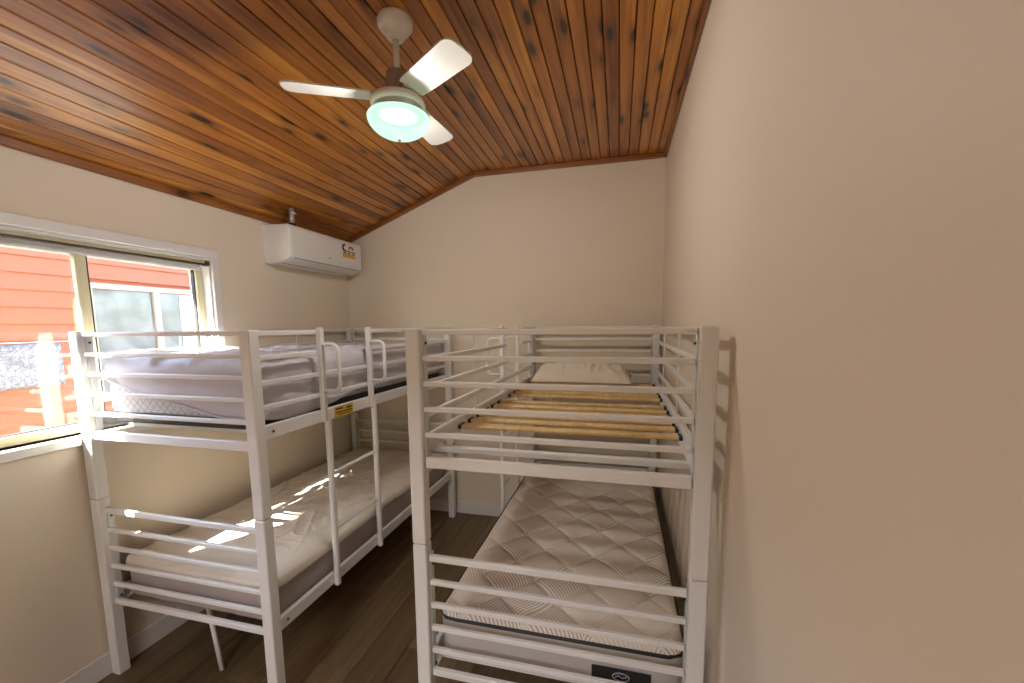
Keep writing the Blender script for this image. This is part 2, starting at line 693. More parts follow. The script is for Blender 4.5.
def wbox(name, a, b, mat, par=None, bev=.003):
    p = par or win
    base = Vector(win.location)
    off = Vector((0, 0, 0)) if par is None else Vector(par.location)
    o = box2(name, tuple(Vector(a) - base - off), tuple(Vector(b) - base - off), mat, p, bev)
    return o


AW = .042
wbox('architrave', (XL, WY0 - AW, WZ1), (XL + .018, WY1 + AW, WZ1 + .048), 'trim_white')
wbox('architrave', (XL, WY1, WZ0 - .002), (XL + .018, WY1 + AW, WZ1), 'trim_white')
wbox('architrave', (XL, WY0 - AW, WZ0 - .002), (XL + .018, WY0, WZ1), 'trim_white')
wbox('sill', (XL - .075, WY0, WZ0 - .018), (XL + .0, WY1, WZ0), 'trim_white')
wbox('sill', (XL, WY0 - AW, WZ0 - .044), (XL + .022, WY1 + AW, WZ0 - .002), 'trim_white')
wbox('reveal', (XL - .11, WY0 + .001, WZ1 - .012), (XL, WY1 - .001, WZ1), 'trim_white', None, .001)
wbox('reveal', (XL - .11, WY0, WZ0), (XL, WY0 + .010, WZ1 - .012), 'trim_white', None, .001)
wbox('reveal', (XL - .11, WY1 - .010, WZ0), (XL, WY1, WZ1 - .012), 'trim_white', None, .001)
FX0, FX1 = XL - .105, XL - .052
y0, y1, z0, z1 = WY0 + .010, WY1 - .010, WZ0, WZ1 - .012
wbox('frame_rail', (FX0, y0, z0), (FX1, y1, z0 + .042), 'frame_cream')
wbox('frame_rail', (FX0, y0, z1 - .06), (FX1, y1, z1), 'trim_white')
wbox('frame_jamb', (FX0, y0, z0 + .042), (FX1, y0 + .045, z1 - .06), 'frame_cream')
wbox('frame_jamb', (FX0, y1 - .040, z0 + .042), (FX1, y1, z1 - .06), 'frame_cream')
YM = 1.43
wbox('mullion', (FX1 - .022, YM - .028, z0 + .042), (FX1 + .004, YM - .002, z1 - .06), 'frame_cream')
wbox('mullion', (FX0, YM - .004, z0 + .042), (FX1 - .008, YM + .024, z1 - .06), 'frame_cream')
wbox('gasket', (FX0 + .02, YM + .024, z0 + .042), (FX1 - .01, YM + .030, z1 - .06), 'gasket_black', None, .001)
wbox('gasket', (FX0 + .02, y1 - .046, z0 + .042), (FX1 - .01, y1 - .040, z1 - .06), 'gasket_black', None, .001)
wbox('gasket', (FX0 + .02, y0 + .045, z0 + .042), (FX1 - .006, YM - .028, z0 + .046), 'gasket_black', None, .001)
wbox('pane', (FX0 + .030, y0 + .040, z0 + .04), (FX0 + .034, YM - .02, z1 - .058), 'glass', None, 0)
wbox('pane', (FX0 + .018, YM + .02, z0 + .04), (FX0 + .022, y1 - .035, z1 - .058), 'glass', None, 0)

trk = empty('curtain_track', (XL - .02, (WY0 + WY1) / 2, WZ1 - .03), 0, 'thin cream curtain track with dark underside across the top of the window', 'curtain track')
ln = WY1 - WY0 - .024
box('rail', (.014, ln, .016), (.012, 0, .004), 'track_cream', trk, .003)
box('channel', (.020, ln, .010), (.008, 0, -.010), 'track_dark', trk, .002)
for s in (-1, 1):
    box('end_bracket', (.03, .03, .03), (.008, s * (ln / 2 - .004), -.004), 'track_dark', trk, .004)

# ------------------------------------------------------------------ outside: eave, ground, neighbour's house
eave = empty('eave', (XL - T, 1.2, 2.2), 0, 'metal roof eave overhanging outside the window', 'eave', None, None)
eave['kind'] = 'structure'
ya, yb = -4.2, 3.4
box('soffit', (.115, yb - ya, .012), (-.0575, (ya + yb) / 2, -.06), 'trim_white', eave, 0)
box('gutter', (.03, yb - ya, .20), (-.130, (ya + yb) / 2, .032), 'roof_metal', eave, .004)
box('roof_sheet', (.40, yb - ya, .012), (.06, (ya + yb) / 2, .24), 'roof_metal', eave, 0, rot=(0, -ang, 0))

ground = box2('ground', (-14, -12, -.35), (XL - T - .001, 14, -.25), 'concrete', None, 0)
struct(ground, 'pale concrete path outside the window', 'ground')

NX = -4.8
nb = empty('neighbour_house', (NX, 3.0, -.25), 0, 'red weatherboard house seen through the window', 'house')


def nbox(name, a, b, mat, par=None, bev=.002):
    base = Vector(nb.location)
    if par is not None:
        base = base + Vector(par.location)
    return box2(name, tuple(Vector(a) - base), tuple(Vector(b) - base), mat, par or nb, bev)


nbox('wall_core', (NX - 3.2, -2.5, -.25), (NX - .03, 8.5, 2.55), 'brick_red', None, 0)
NWY0, NWY1, NWZ0, NWZ1 = 2.885, 4.75, .95, 2.075
BS = .1415


def wboard(y0, y1, z0, ex):
    """lapped board: bottom edge stands proud of the one below"""
    pr = [(-.03, 0), (.014, 0), (.014, .012), (-.002, ex + .012), (-.03, ex + .012)]
    L_ = y1 - y0
    v = [(x, -L_ / 2, z) for x, z in pr] + [(x, L_ / 2, z) for x, z in pr]
    f = [tuple(range(5)), tuple(range(9, 4, -1))] + [(k, (k + 1) % 5, (k + 1) % 5 + 5, k + 5) for k in range(5)]
    o = mesh_obj('weatherboard', v, f, 'weatherboard', nb)
    o.location = Vector((NX, (y0 + y1) / 2, z0)) - Vector(nb.location)


z = 1.546 - 12 * BS
while z < 2.48:
    if z + BS > NWZ0 - .03 and z < NWZ1 + .02 - .06:
        wboard(-2.5, NWY0, z, BS)
        wboard(NWY1, 8.5, z, BS)
    else:
        wboard(-2.5, 8.5, z, BS)
    z += BS
nw = empty('window', (0, 0, 0))
nw.parent = nb
nw.location = Vector((NX, (NWY0 + NWY1) / 2, NWZ0)) - Vector(nb.location)


def nwbox(name, a, b, mat):
    return nbox(name, a, b, mat, nw)


nwbox('frame', (NX - .02, NWY0, NWZ1 - .055), (NX + .03, NWY1, NWZ1), 'nb_frame')
nwbox('frame', (NX - .02, NWY0, NWZ0), (NX + .03, NWY1, NWZ0 + .05), 'nb_frame')
nwbox('frame', (NX - .02, NWY0, NWZ0 + .05), (NX + .03, NWY0 + .03, NWZ1 - .055), 'nb_frame')
nwbox('frame', (NX - .02, 3.45, NWZ0 + .05), (NX + .03, 3.515, NWZ1 - .055), 'nb_frame')
nwbox('frame', (NX - .02, NWY1 - .05, NWZ0 + .05), (NX + .03, NWY1, NWZ1 - .055), 'nb_frame')
nwbox('pane', (NX - .008, NWY0 + .03, NWZ0 + .05), (NX + .002, 3.45, NWZ1 - .055), 'nb_glass')
nwbox('pane', (NX - .008, 3.515, NWZ0 + .05), (NX + .002, 3.73, NWZ1 - .055), 'nb_glass')
# pale folds of a curtain drawn in the right half
for k in range(9):
    yy = 3.735 + k * .105
    o = nwbox('curtain_fold', (NX - .012, yy, NWZ0 + .05), (NX + .006 + .006 * (k % 2), yy + .10, NWZ1 - .06), 'nb_curtain')

# patterned cloth hung against the boards
cl = empty('hanging_cloth', (NX + .05, 2.36, 1.16), 0, 'grey floral cloth hung against the red boards outside', 'cloth')
vv, ff = [], []
nu, nv = 24, 8
for j in range(nv + 1):
    for i2 in range(nu + 1):
        yy = -.62 + .88 * i2 / nu
        zz = .36 * j / nv
        vv.append((.012 * sin(yy * 26) * (1 - .6 * j / nv), yy, zz + .012 * (yy) - .03 * ((yy + .18) ** 2) * (1 - j / nv)))
n0 = len(vv)
vv += [(x - .012, y, z) for x, y, z in vv]
idx = lambda i2, j: j * (nu + 1) + i2
for j in range(nv):
    for i2 in range(nu):
        q = (idx(i2, j), idx(i2 + 1, j), idx(i2 + 1, j + 1), idx(i2, j + 1))
        ff.append(q)
        ff.append(tuple(n0 + t for t in reversed(q)))
rim = [idx(i2, 0) for i2 in range(nu + 1)] + [idx(nu, j) for j in range(1, nv + 1)] + [idx(i2, nv) for i2 in range(nu - 1, -1, -1)] + [idx(0, j) for j in range(nv - 1, 0, -1)]
for a, b in zip(rim, rim[1:] + rim[:1]):
    ff.append((a, b, b + n0, a + n0))
mesh_obj('cloth', vv, ff, 'floral', cl, True)
tube('line', [(.004, -1.5, .365), (.004, .5, .378)], .004, 'trim_white', cl, 6)

# ------------------------------------------------------------------ bunk bed
UZ = [1.614, 1.527, 1.440, 1.352, 1.263]
UM = 1.166
LZ = [.813, .721, .633, .545, .457]
LM = .370
GZ = [1.612, 1.516, 1.415, 1.315]
JT = .870
SLAT_Y = [.395 + .1175 * k for k in range(13)]


def bunk(label, cx, cy, rz, sticker=False, reverse=False):
    """corner-based local measures; ladder on the x = BW side, near its y = 0 end"""
    root = empty('bunk_bed', (cx, cy, 0), rz, label, 'bunk bed', 'white steel bunk beds')
    c = Vector((BW / 2, BL / 2, 0))

    def bx(name, a, b, mat='steel_white', par=None, bev=.003):
        off = c if par is None else c + Vector(par.location)
        return box2(name, tuple(Vector(a) - off), tuple(Vector(b) - off), mat, par or root, bev)

    P = .05
    for px in (0, BW - P):
        for py in (0, BL - P):
            bx('lower_post', (px, py, 0), (px + P, py + P, JT - .0015), bev=.004)
            bx('upper_post', (px, py, JT + .0015), (px + P, py + P, BH), bev=.004)
    for end in (0, 1):
        yc = .024 if end == 0 else BL - .024
        for z in UZ:
            bx('end_rail', (P + .004, yc - .009, z - .009), (BW - P - .004, yc + .009, z + .009))
        bx('end_rail', (P + .004, yc - .010, UM - .020), (BW - P - .004, yc + .010, UM + .020))
        for k, z in enumerate(LZ):
            h = .012 if k == 0 else .0095
            bx('end_rail', (P + .004, yc - .009, z - h), (BW - P - .004, yc + .009, z + h))
        bx('end_rail', (P + .004, yc - .010, LM - .013), (BW - P - .004, yc + .010, LM + .013))
        for px, s in ((P, 1), (BW - P, -1)):
            for za, zb in ((UM - .02, UZ[0] + .009), (LM - .013, LZ[0] + .012)):
                yo = .018 if end == 0 else -.018
                pl = bx('mount_plate', (px, yc + yo - .014, za), (px + s * .004, yc + yo + .014, zb), 'plate_grey', None, .001)
                for zz in ((za + .03), (zb - .045)):
                    bx('bolt', (px + s * .004, yc + yo - .005, zz - .005), (px + s * .010, yc + yo + .005, zz + .005), 'bolt_dark', pl, .0025)
    # long rails
    for side in (0, 1):
        xa, xb = (.012, .034) if side == 0 else (BW - .034, BW - .012)
        for za, zb in ((1.185, 1.243), (.354, .413)):
            sr = bx('side_rail', (xa, P, za), (xb, BL - P, zb))
            xo = xb if side else xa - .003
            for yy in (P + .045, BL - P - .045):
                bx('bolt_hole', (xo, yy - .005, (za + zb) / 2 - .005), (xo + .003, yy + .005, (za + zb) / 2 + .005), 'bolt_dark', sr, .001)
        xm = (xa + xb) / 2
        r = .010
        if side == 0:
            for z in GZ:
                bx('guard_rail', (xm - r, P, z - r), (xm + r, BL - P, z + r))
            for yy in (.66, 1.305):
                bx('spindle', (xm - .004, yy - .005, 1.243), (xm + .004, yy + .005, GZ[0] - r))
        else:
            L1, L2 = .392, .780
            for k, z in enumerate(GZ):
                if k < 2:
                    bx('guard_rail', (xm - r, P, z - r), (xm + r, L1 - .011, z + r))
                    bx('guard_rail', (xm - r, L2 + .011, z - r), (xm + r, BL - P, z + r))
                else:
                    bx('guard_rail', (xm - r, P, z - r), (xm + r, BL - P, z + r))
            bx('spindle', (xm - .004, 1.335, 1.243), (xm + .004, 1.345, GZ[0] - r))
            for yy in (L1, L2):
                gp = bx('guard_post', (xm + r, yy - .014, 1.19), (xm + r + .024, yy + .014, 1.634))
                # D-shaped grab handle standing out into the aisle
                x0 = xm + r + .022
                zt_, zb_, d_, rr = 1.556, 1.338, .085, .035
                pts = [(x0 - .004, yy, zt_)]
                for k in range(7):
                    a = pi / 2 - k * pi / 12
                    pts.append((x0 + d_ - rr + rr * cos(a), yy, zt_ - rr + rr * sin(a)))
                for k in range(7):
                    a = -k * pi / 12
                    pts.append((x0 + d_ - rr + rr * cos(a), yy, zb_ + rr + rr * sin(a)))
                pts.append((x0 - .004, yy, zb_))
                off = c + Vector(gp.location)
                tube('grab_handle', [tuple(Vector(p) - off) for p in pts], .0092, 'steel_white', gp, 8)
            # ladder, hooked outside the side rails
            lx = BW - .012
            for yy in (L1 + .018, L2 + .018):
                st = bx('ladder_stile', (lx, yy - .014, .345), (lx + .026, yy + .014, 1.232), bev=.006)
            for z in (.925, .640):
                bx('ladder_rung', (lx + .004, L1 + .032, z - .009), (lx + .022, L2 + .004, z + .009), bev=.006)
            if sticker:
                sk = bx('warning_sticker', (xb, .475, 1.186), (xb + .0012, .625, 1.240), 'sticker_yellow', None, 0)
                for z0_, z1_, ya_, yb_ in ((1.223, 1.232, .485, .54), (1.205, 1.212, .485, .615), (1.194, 1.199, .50, .61), (1.217, 1.228, .57, .61)):
                    bx('print', (xb + .0012, ya_, z0_), (xb + .0018, yb_, z1_), 'sticker_ink', sk, 0)
    # slat decks
    for za in (1.200, .362):
        for yy in (.175, .395 + .1175 * 6 if za > 1 else .95, BL - .12):
            bx('cross_bar', (.034, yy - .013, za - (.024 if za > 1 else .008)), (BW - .034, yy + .013, za - .002))
        for k, yy in enumerate(SLAT_Y):
            if za > 1 and k == 6:
                continue
            if reverse:
                yy = BL - yy
            s_ = bx('slat', (.045, yy - .026, za), (BW - .045, yy + .026, za + .013), 'slat_pine', None, .003)
            s_.data.materials.clear() if False else None
            if za > 1:
                for q in (0, 1):
                    xa_ = .034 if q == 0 else BW - .048
                    bx('slat_cap', (xa_, yy - .028, za - .002), (xa_ + .014, yy + .028, za + .0145), 'black_plastic', s_, .002)
        for side in (0, 1):
            xa_ = .034 if side == 0 else BW - .052
            bx('slat_ledge', (xa_, P, za - .004), (xa_ + .018, BL - P, za - .001), 'steel_white', None, 0)
    return root, c


phiL, phiR = radians(-.418), radians(-.386)


def centre(x, y, ph):
    return x + cos(ph) * BW / 2 - sin(ph) * BL / 2, y + sin(ph) * BW / 2 + cos(ph) * BL / 2


LCX, LCY = centre(-2.320, 1.308, phiL)
RCX, RCY = centre(-.695, 1.281, phiR)
bunkL, CC = bunk('white steel bunk bed under the window with both mattresses covered', LCX, LCY, phiL, sticker=True)
bunkR, _ = bunk('white steel bunk bed along the bare wall with bare slats on top', RCX, RCY, phiR + pi, reverse=True)
# bolt-on middle leg under the lower deck of the window bunk
sup = tube('support_leg', [(-1.819 - LCX, 1.452 - LCY, 0.0), (-1.90 - LCX, 1.47 - LCY, .36)], .011, 'steel_white', bunkL, 10)


# ------------------------------------------------------------------ bedding
def rrect(w, l, r, n):
    """n points round a rectangle w x l with corner radius r, starting mid right side"""
    segs = []
    hw, hl = w / 2, l / 2
    per = 2 * (w + l) - 8 * r + 2 * pi * r
    pts = []
    path = [('l', (hw, -hl + r), (hw, hl - r)), ('a', (hw - r, hl - r), 0), ('l', (hw - r, hl), (-hw + r, hl)), ('a', (-hw + r, hl - r), pi / 2),
            ('l', (-hw, hl - r), (-hw, -hl + r)), ('a', (-hw + r, -hl + r), pi), ('l', (-hw + r, -hl), (hw - r, -hl)), ('a', (hw - r, -hl + r), 3 * pi / 2)]
    for k in range(n):
        s = per * k / n
        for p in path:
            if p[0] == 'l':
                d = sqrt((p[2][0] - p[1][0]) ** 2 + (p[2][1] - p[1][1]) ** 2)
                if s <= d:
                    t = s / d
                    x, y = p[1][0] + (p[2][0] - p[1][0]) * t, p[1][1] + (p[2][1] - p[1][1]) * t
                    nx, ny = (p[2][1] - p[1][1]) / d, -(p[2][0] - p[1][0]) / d
                    break
            else:
                d = r * pi / 2
                if s <= d:
                    a = p[2] + s / r
                    x, y = p[1][0] + r * cos(a), p[1][1] + r * sin(a)
                    nx, ny = cos(a), sin(a)
                    break
            s -= d
        pts.append((x, y, nx, ny))
    return pts


def shell(name, w, l, rc, prof, n, mat, parent, disp=None, close_top=True, close_bot=True, loc=(0, 0, 0), toprings=14):
    """rings round a rounded rectangle; prof = [(inset, z)] from the top edge down"""
    pts = rrect(w, l, rc, n)
    V, Fc = [], []
    rows = []
    if close_top:
        i0, z0 = prof[0]
        for t in range(1, toprings + 1):
            rows.append(('top', t / (toprings + 1), z0, i0))
    rows += [('side', 1.0, z, i_) for i_, z in prof]
    for kind, t, z, ins in rows:
        for (x, y, nx, ny) in pts:
            ex, ey = x - nx * ins, y - ny * ins
            if kind == 'top':
                # collapse on to the long middle line
                ly = max(-l / 2 + w / 2, min(l / 2 - w / 2, y))
                px, py = ex * t, ly + (ey - ly) * t
                p = Vector((px, py, z))
            else:
                p = Vector((ex, ey, z))
            if disp:
                p = disp(p, nx, ny, kind)
            V.append(p)
    for r_ in range(len(rows) - 1):
        for k in range(n):
            a, b = r_ * n + k, r_ * n + (k + 1) % n
            Fc.append((a, b, b + n, a + n))
    if close_top:
        # zip the inmost ring: fan on the middle line
        Fc.append(tuple(range(n)))
    if close_bot:
        o_ = (len(rows) - 1) * n
        Fc.append(tuple(range(o_ + n - 1, o_ - 1, -1)))
    return mesh_obj(name, V, Fc, mat, parent, True, loc)


def fillet(zt, zb, r, down=True, steps=5, sidesteps=6):
    pr = []
    for k in range(steps + 1):
        a = pi / 2 * k / steps
        pr.append((r - r * sin(a), zt - r + r * cos(a)))
    lo = zb + (r if down else 0)
    for k in range(1, sidesteps):
        pr.append((0, zt - r + (lo - zt + r) * k / sidesteps))
    if down:
        for k in range(steps + 1):
            a = pi / 2 * k / steps
            pr.append((r - r * cos(a), zb + r - r * sin(a)))
    else:
        pr.append((0, zb))
    return pr


def wr(p, s, seed=0.0):
    return noise.noise(Vector((p[0] * s + seed, p[1] * s - seed, p[2] * s + seed * .37)))


def ridge(p, s, seed, stretch=(1, 1, 1)):
    v = noise.noise(Vector((p[0] * s * stretch[0] + seed, p[1] * s * stretch[1], p[2] * s * stretch[2] + seed)))
    return (1 - abs(v) * 2.2) if abs(v) < .45 else 0


# --- quilted bare mattress on the lower deck of the right bunk
MW, ML, MZ0, MZ1 = .895, 1.84, .3755, .535
mx0, my0 = -.653, 1.386
mq = empty('mattress', (mx0 + MW / 2, my0 + ML / 2, MZ0), phiR, 'bare quilted cream mattress with black piping on the lower right bunk', 'mattress')
MH = MZ1 - MZ0
shell('body', MW, ML, .06, fillet(MH - .006, 0, .018), 160, 'mattress_side', mq,
      lambda p, nx, ny, k: p + Vector((nx, ny, 0)) * (.004 * wr(p, 9)) if k == 'side' else p, toprings=4)
# quilted top panel: dense grid with stitched diamonds
nu, nv = 110, 220
rc = .06
V, Fc = [], []
hw, hl = MW / 2 + .002, ML / 2 + .002
for j in range(nv + 1):
    for i2 in range(nu + 1):
        x = -hw + 2 * hw * i2 / nu
        y = -hl + 2 * hl * j / nv
        cx_, cy_ = max(abs(x) - (hw - rc), 0), max(abs(y) - (hl - rc), 0)
        if cx_ > 0 and cy_ > 0:
            # squeeze the square corner into the round one
            m_ = max(cx_, cy_)
            d_ = sqrt(cx_ * cx_ + cy_ * cy_)
            k_ = m_ / d_
            x = math.copysign(hw - rc + cx_ * k_, x)
            y = math.copysign(hl - rc + cy_ * k_, y)
            edge = rc - m_
        else:
            edge = min(hw - abs(x), hl - abs(y))
        xx = x + .008 * sin(y * 2 * pi / .42)
        a = (xx + .92 * y) / .235
        b = (xx - .92 * y) / .235
        da = min(a - floor(a), 1 - (a - floor(a))) * .235
        db = min(b - floor(b), 1 - (b - floor(b))) * .235
        h = .016 * (1 - exp(-da / .013)) * (1 - exp(-db / .013))
        e = max(0, min(1, edge / .03))
        z = MH - .012 + .012 * sqrt(max(0, 1 - (1 - e) ** 2)) + h * e + .003 * wr((x, y, 0), 5)
        V.append((x, y, z))
for j in range(nv):
    for i2 in range(nu):
        a = j * (nu + 1) + i2
        Fc.append((a, a + 1, a + nu + 2, a + nu + 1))
mesh_obj('quilted_top', V, Fc, 'quilt_top', mq, True)
tube('piping', [(x + nx * .002, y + ny * .002, MH - .013) for x, y, nx, ny in rrect(MW, ML, .06, 120)], .0065, 'black_plastic', mq, 8, True)
tube('piping', [(x + nx * .001, y + ny * .001, .012) for x, y, nx, ny in rrect(MW, ML, .06, 120)], .0065, 'mattress_side', mq, 8, True)
lab = box('brand_label', (.20, .002, .056), (.240, -ML / 2 - .0045, .043), 'black_plastic', mq, 0)
ring = [(.028 * cos(2 * pi * k / 24), -.002, .015 * sin(2 * pi * k / 24)) for k in range(24)]
tube('emblem', ring, .0022, 'emblem', lab, 6, True)
tube('emblem_stroke', [(-.020, -.002, -.003), (-.008, -.002, .005), (.004, -.002, -.003), (.020, -.002, .004)], .0018, 'emblem', lab, 6)

# --- lower mattress of the window bunk, in a crumpled cover
lx0, ly0 = -2.262, 1.366
LWd, LLn = .862, 1.86
l_z0, l_z1 = .3755, .565
ml = empty('mattress', (lx0 + LWd / 2, ly0 + LLn / 2, l_z0), phiL, 'mattress in a creased cream and mauve cover on the lower window bunk', 'mattress')
LH = l_z1 - l_z0


def disp_side(p, nx, ny, k):
    q = p.copy()
    if k == 'side':
        q += Vector((nx, ny, 0)) * (.006 * wr(p, 7, 3) + .004 * ridge(p, 4, 5, (1, 1, .6)))
    return q


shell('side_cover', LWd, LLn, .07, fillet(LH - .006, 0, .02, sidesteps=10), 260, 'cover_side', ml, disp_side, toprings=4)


def disp_top(p, nx, ny, k):
    q = p.copy()
    w_ = Vector((p.x + .05 * wr(p, 4, 6), p.y + .05 * wr(p, 4, 8), 0))
    m_ = max(0, min(1, .55 + 1.6 * wr(p, 2.2, 11)))
    q.z += .006 * wr(p, 3, 1) + m_ * (.011 * max(0, ridge(w_, 4.2, 2, (1.5, .8, 1))) ** 9 + .008 * max(0, ridge(w_, 7.5, 9, (.8, 1.3, 1))) ** 7)
    edge = min(LWd / 2 - abs(p.x), LLn / 2 - abs(p.y))
    q.z -= .012 * exp(-max(edge, 0) / .02)
    return q


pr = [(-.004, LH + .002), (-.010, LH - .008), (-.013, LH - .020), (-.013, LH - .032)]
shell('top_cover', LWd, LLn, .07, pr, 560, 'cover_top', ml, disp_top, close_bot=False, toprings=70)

# --- upper mattress of the window bunk: quilted body, black base, sheet pulled askew
ux0, uy0 = -2.272, 1.378
UW, UL = .862, 1.83
u_z0, u_z1 = 1.215, 1.49
mu = empty('mattress', (ux0 + UW / 2, uy0 + UL / 2, u_z0), phiL, 'mattress with a bluish sheet pulled askew on the upper window bunk', 'mattress')
UH = u_z1 - u_z0
shell('base_border', UW - .006, UL - .006, .07, fillet(.046, 0, .014, sidesteps=2), 120, 'black_plastic', mu, None, toprings=2)
shell('body', UW, UL, .07, fillet(UH - .008, .04, .03, sidesteps=6), 160, 'cross_quilt', mu, None, toprings=4)
# the sheet: top and a skirt whose hem climbs at the near window corner
pts = rrect(UW + .012, UL + .012, .075, 360)
rows_t, rows_s = 40, 16
V, Fc = [], []
n = len(pts)


def hem(x, y, nx, ny):
    """length of the skirt at this place of the edge"""
    near = (y + UL / 2) < .10
    tt = (x + UW / 2) / UW
    if ny < -.5:
        base = .055 + .17 * min(1, max(0, (tt - .02) / .8)) ** .8
    elif nx < -.5:
        base = .055 + .10 * min(1, (y + UL / 2) / .5)
    elif nx > .5:
        u_ = (y + UL / 2) / UL
        base = .235 - .045 * min(1, max(0, u_ - .12) / .3) + .02 * sin(u_ * 9)
    else:
        base = .18
    return base


hm = [hem(*p) for p in pts]
for _ in range(8):
    hm = [(hm[k - 1] + hm[k] * 2 + hm[(k + 1) % n]) / 4 for k in range(n)]
for t in range(1, rows_t + 1):
    f_ = t / (rows_t + .35)
    for (x, y, nx, ny) in pts:
        lyy = max(-UL / 2 + UW / 2, min(UL / 2 - UW / 2, y))
        p = Vector((x * f_, lyy + (y - lyy) * f_, UH + .002))
        edge = min(UW / 2 - abs(p.x), UL / 2 - abs(p.y))
        p.z += .010 * wr(p, 2.6, 4) + .022 * max(0, ridge(p, 3.2, 7, (1.4, .9, 1))) ** 6 + .012 * max(0, ridge(p, 7, 1)) ** 5
        p.z -= .018 * exp(-max(edge, 0) / .018)
        V.append(p)
for s_ in range(1, rows_s + 1):
    g_ = s_ / rows_s
    for k, (x, y, nx, ny) in enumerate(pts):
        z_ = UH - .016 - (hm[k] - .016) * g_
        out = .004 + .006 * wr((x, y, z_), 6, 2) + .009 * max(0, ridge((x, y, z_), 5, 3, (1, 1, .55))) ** 2 * min(1, g_ * 2)
        # diagonal drag lines
        dg = (x + y) * 9 + z_ * 30
        out += .008 * sin(dg * 1.7) * min(1, g_ * 1.5) * (.5 + .5 * wr((x, y, z_), 3, 8))
        V.append(Vector((x + nx * max(out, .002), y + ny * max(out, .002), z_)))
R_ = rows_t + rows_s
for r_ in range(R_ - 1):
    for k in range(n):
        a, b = r_ * n + k, r_ * n + (k + 1) % n
        Fc.append((a, b, b + n, a + n))
Fc.append(tuple(range(n)))
sh = mesh_obj('sheet', V, Fc, 'sheet', mu, True)
so = sh.modifiers.new('thick', 'SOLIDIFY')
so.thickness = .002
so.offset = 0
# rolled edge of the sheet hem across the near end
hp = []
for k in range(n):
    x, y, nx, ny = pts[k]
    if ny < -.5:
        hp.append((x + nx * .010, y + ny * .010, UH - hm[k]))
tube('rolled_hem', hp, .006, 'sheet', mu, 8)

# --- pillow on the bare slats
PL, PD, PHt = .68, .42, .165
pil = empty('pillow', (-.245, 3.02, 1.2135), radians(-2), 'creased cream pillow lying on the bare upper slats', 'pillow')
V, Fc = [], []
nu, nv = 90, 60
for side in (1, -1):
    for j in range(nv + 1):
        for i2 in range(nu + 1):
            u_, v_ = -1 + 2 * i2 / nu, -1 + 2 * j / nv
            # pinched outline with pointed corners
            ox = u_ * (1 - .05 * (1 - v_ * v_))
            oy = v_ * (1 - .07 * (1 - u_ * u_))
            t_ = max(0, (1 - abs(u_) ** 2.6) * (1 - abs(v_) ** 2.6)) ** .5
            x, y = ox * PL / 2, oy * PD / 2
            p3 = (x, y, side * .3)
            z = t_ * (PHt / 2)
            bend = x + .35 * y * (1 if x > 0 else -1) * abs(x) / .3 + .03 * wr((x, y, 0), 6, 2)
            cr = .020 * max(0, ridge((bend, y, 0), 9, 3, (1.5, .28, 1))) ** 2 + .012 * max(0, ridge((bend, y, 0), 17, 5, (1.3, .3, 1))) ** 2
            if side > 0:
                z = z * (1.15 - .15 * u_) + cr * min(1, t_ * 1.6)
            else:
                z = min(z, PHt / 2)
            V.append((x, y, PHt * .22 + (z * 1.2 if side > 0 else -z * .44)))
        # bottom pressed flat
b0 = (nu + 1) * (nv + 1)
for s_ in (0, 1):
    for j in range(nv):
        for i2 in range(nu):
            a = s_ * b0 + j * (nu + 1) + i2
            q = (a, a + 1, a + nu + 2, a + nu + 1)
            Fc.append(q if s_ == 0 else tuple(reversed(q)))
zmin_ = min(q[2] for q in V)
V = [(x, y, z - zmin_) for x, y, z in V]
po = mesh_obj('cushion', V, Fc, 'pillow_cloth', pil, True)
bm = bmesh.new()
bm.from_mesh(po.data)
bmesh.ops.remove_doubles(bm, verts=bm.verts, dist=.0006)
bm.to_mesh(po.data)
bm.free()
po.data.shade_smooth()

# ------------------------------------------------------------------ air conditioner
AY0, AY1, AZ0, AZ1, AD = 2.425, 3.232, 2.070, 2.322, .212
ac = empty('air_conditioner', (XL, (AY0 + AY1) / 2, AZ0), 0, 'white split air conditioner on the wall beside the window', 'air conditioner')
ALn = AY1 - AY0
AH = AZ1 - AZ0
# body section in x,z
sec = [(0.001, 0), (.100, 0), (.150, .010), (.196, .030), (.207, .036), (AD, .046), (AD, AH - .022), (AD - .008, AH - .006), (AD - .022, AH), (.001, AH)]
ns = len(sec)
cx_, cz_ = .11, AH / 2
V = []
ys = [(-ALn / 2, .94), (-ALn / 2 + .003, .975), (-ALn / 2 + .010, 1), (ALn / 2 - .010, 1), (ALn / 2 - .003, .975), (ALn / 2, .94)]
for yy, sc in ys:
    for x, z in sec:
        V.append((max(.001, cx_ + (x - cx_) * sc) if x > .01 else .001, yy, cz_ + (z - cz_) * sc))
Fc = [tuple(range(ns)), tuple(range(len(V) - 1, len(V) - ns - 1, -1))]
for r_ in range(len(ys) - 1):
    for k in range(ns):
        a, b = r_ * ns + k, r_ * ns + (k + 1) % ns
        Fc.append((a, b, b + ns, a + ns))
mesh_obj('body', V, Fc, 'ac_white', ac)
box('front_panel', (.004, ALn - .026, AH - .085), (AD + .002, 0, .058 + (AH - .085) / 2), 'ac_white', ac, .0018)
lv = box('louver', (.070, ALn - .10, .006), (.165, .0, .0155), 'ac_white', ac, .002, rot=(0, radians(-22), 0))
box('outlet_slot', (.008, ALn - .09, .006), (.205, 0, .0335), 'ac_grey', ac, .001, rot=(0, radians(-30), 0))
box('outlet_slot', (.010, ALn - .09, .006), (.112, 0, .0035), 'ac_grey', ac, .001, rot=(0, radians(-10), 0))
xf = AD + .0042
box('indicator', (.0012, .022, .012), (xf, -.010, .082), 'ac_grey', ac, .0004)
st = box('sticker', (.0014, .175, .100), (xf, .222, .168), 'ac_white', ac, 0)


def acs(name, pts, r, mat):
    tube(name, [(.0014, a, b) for a, b in pts], r, mat, st, 6)


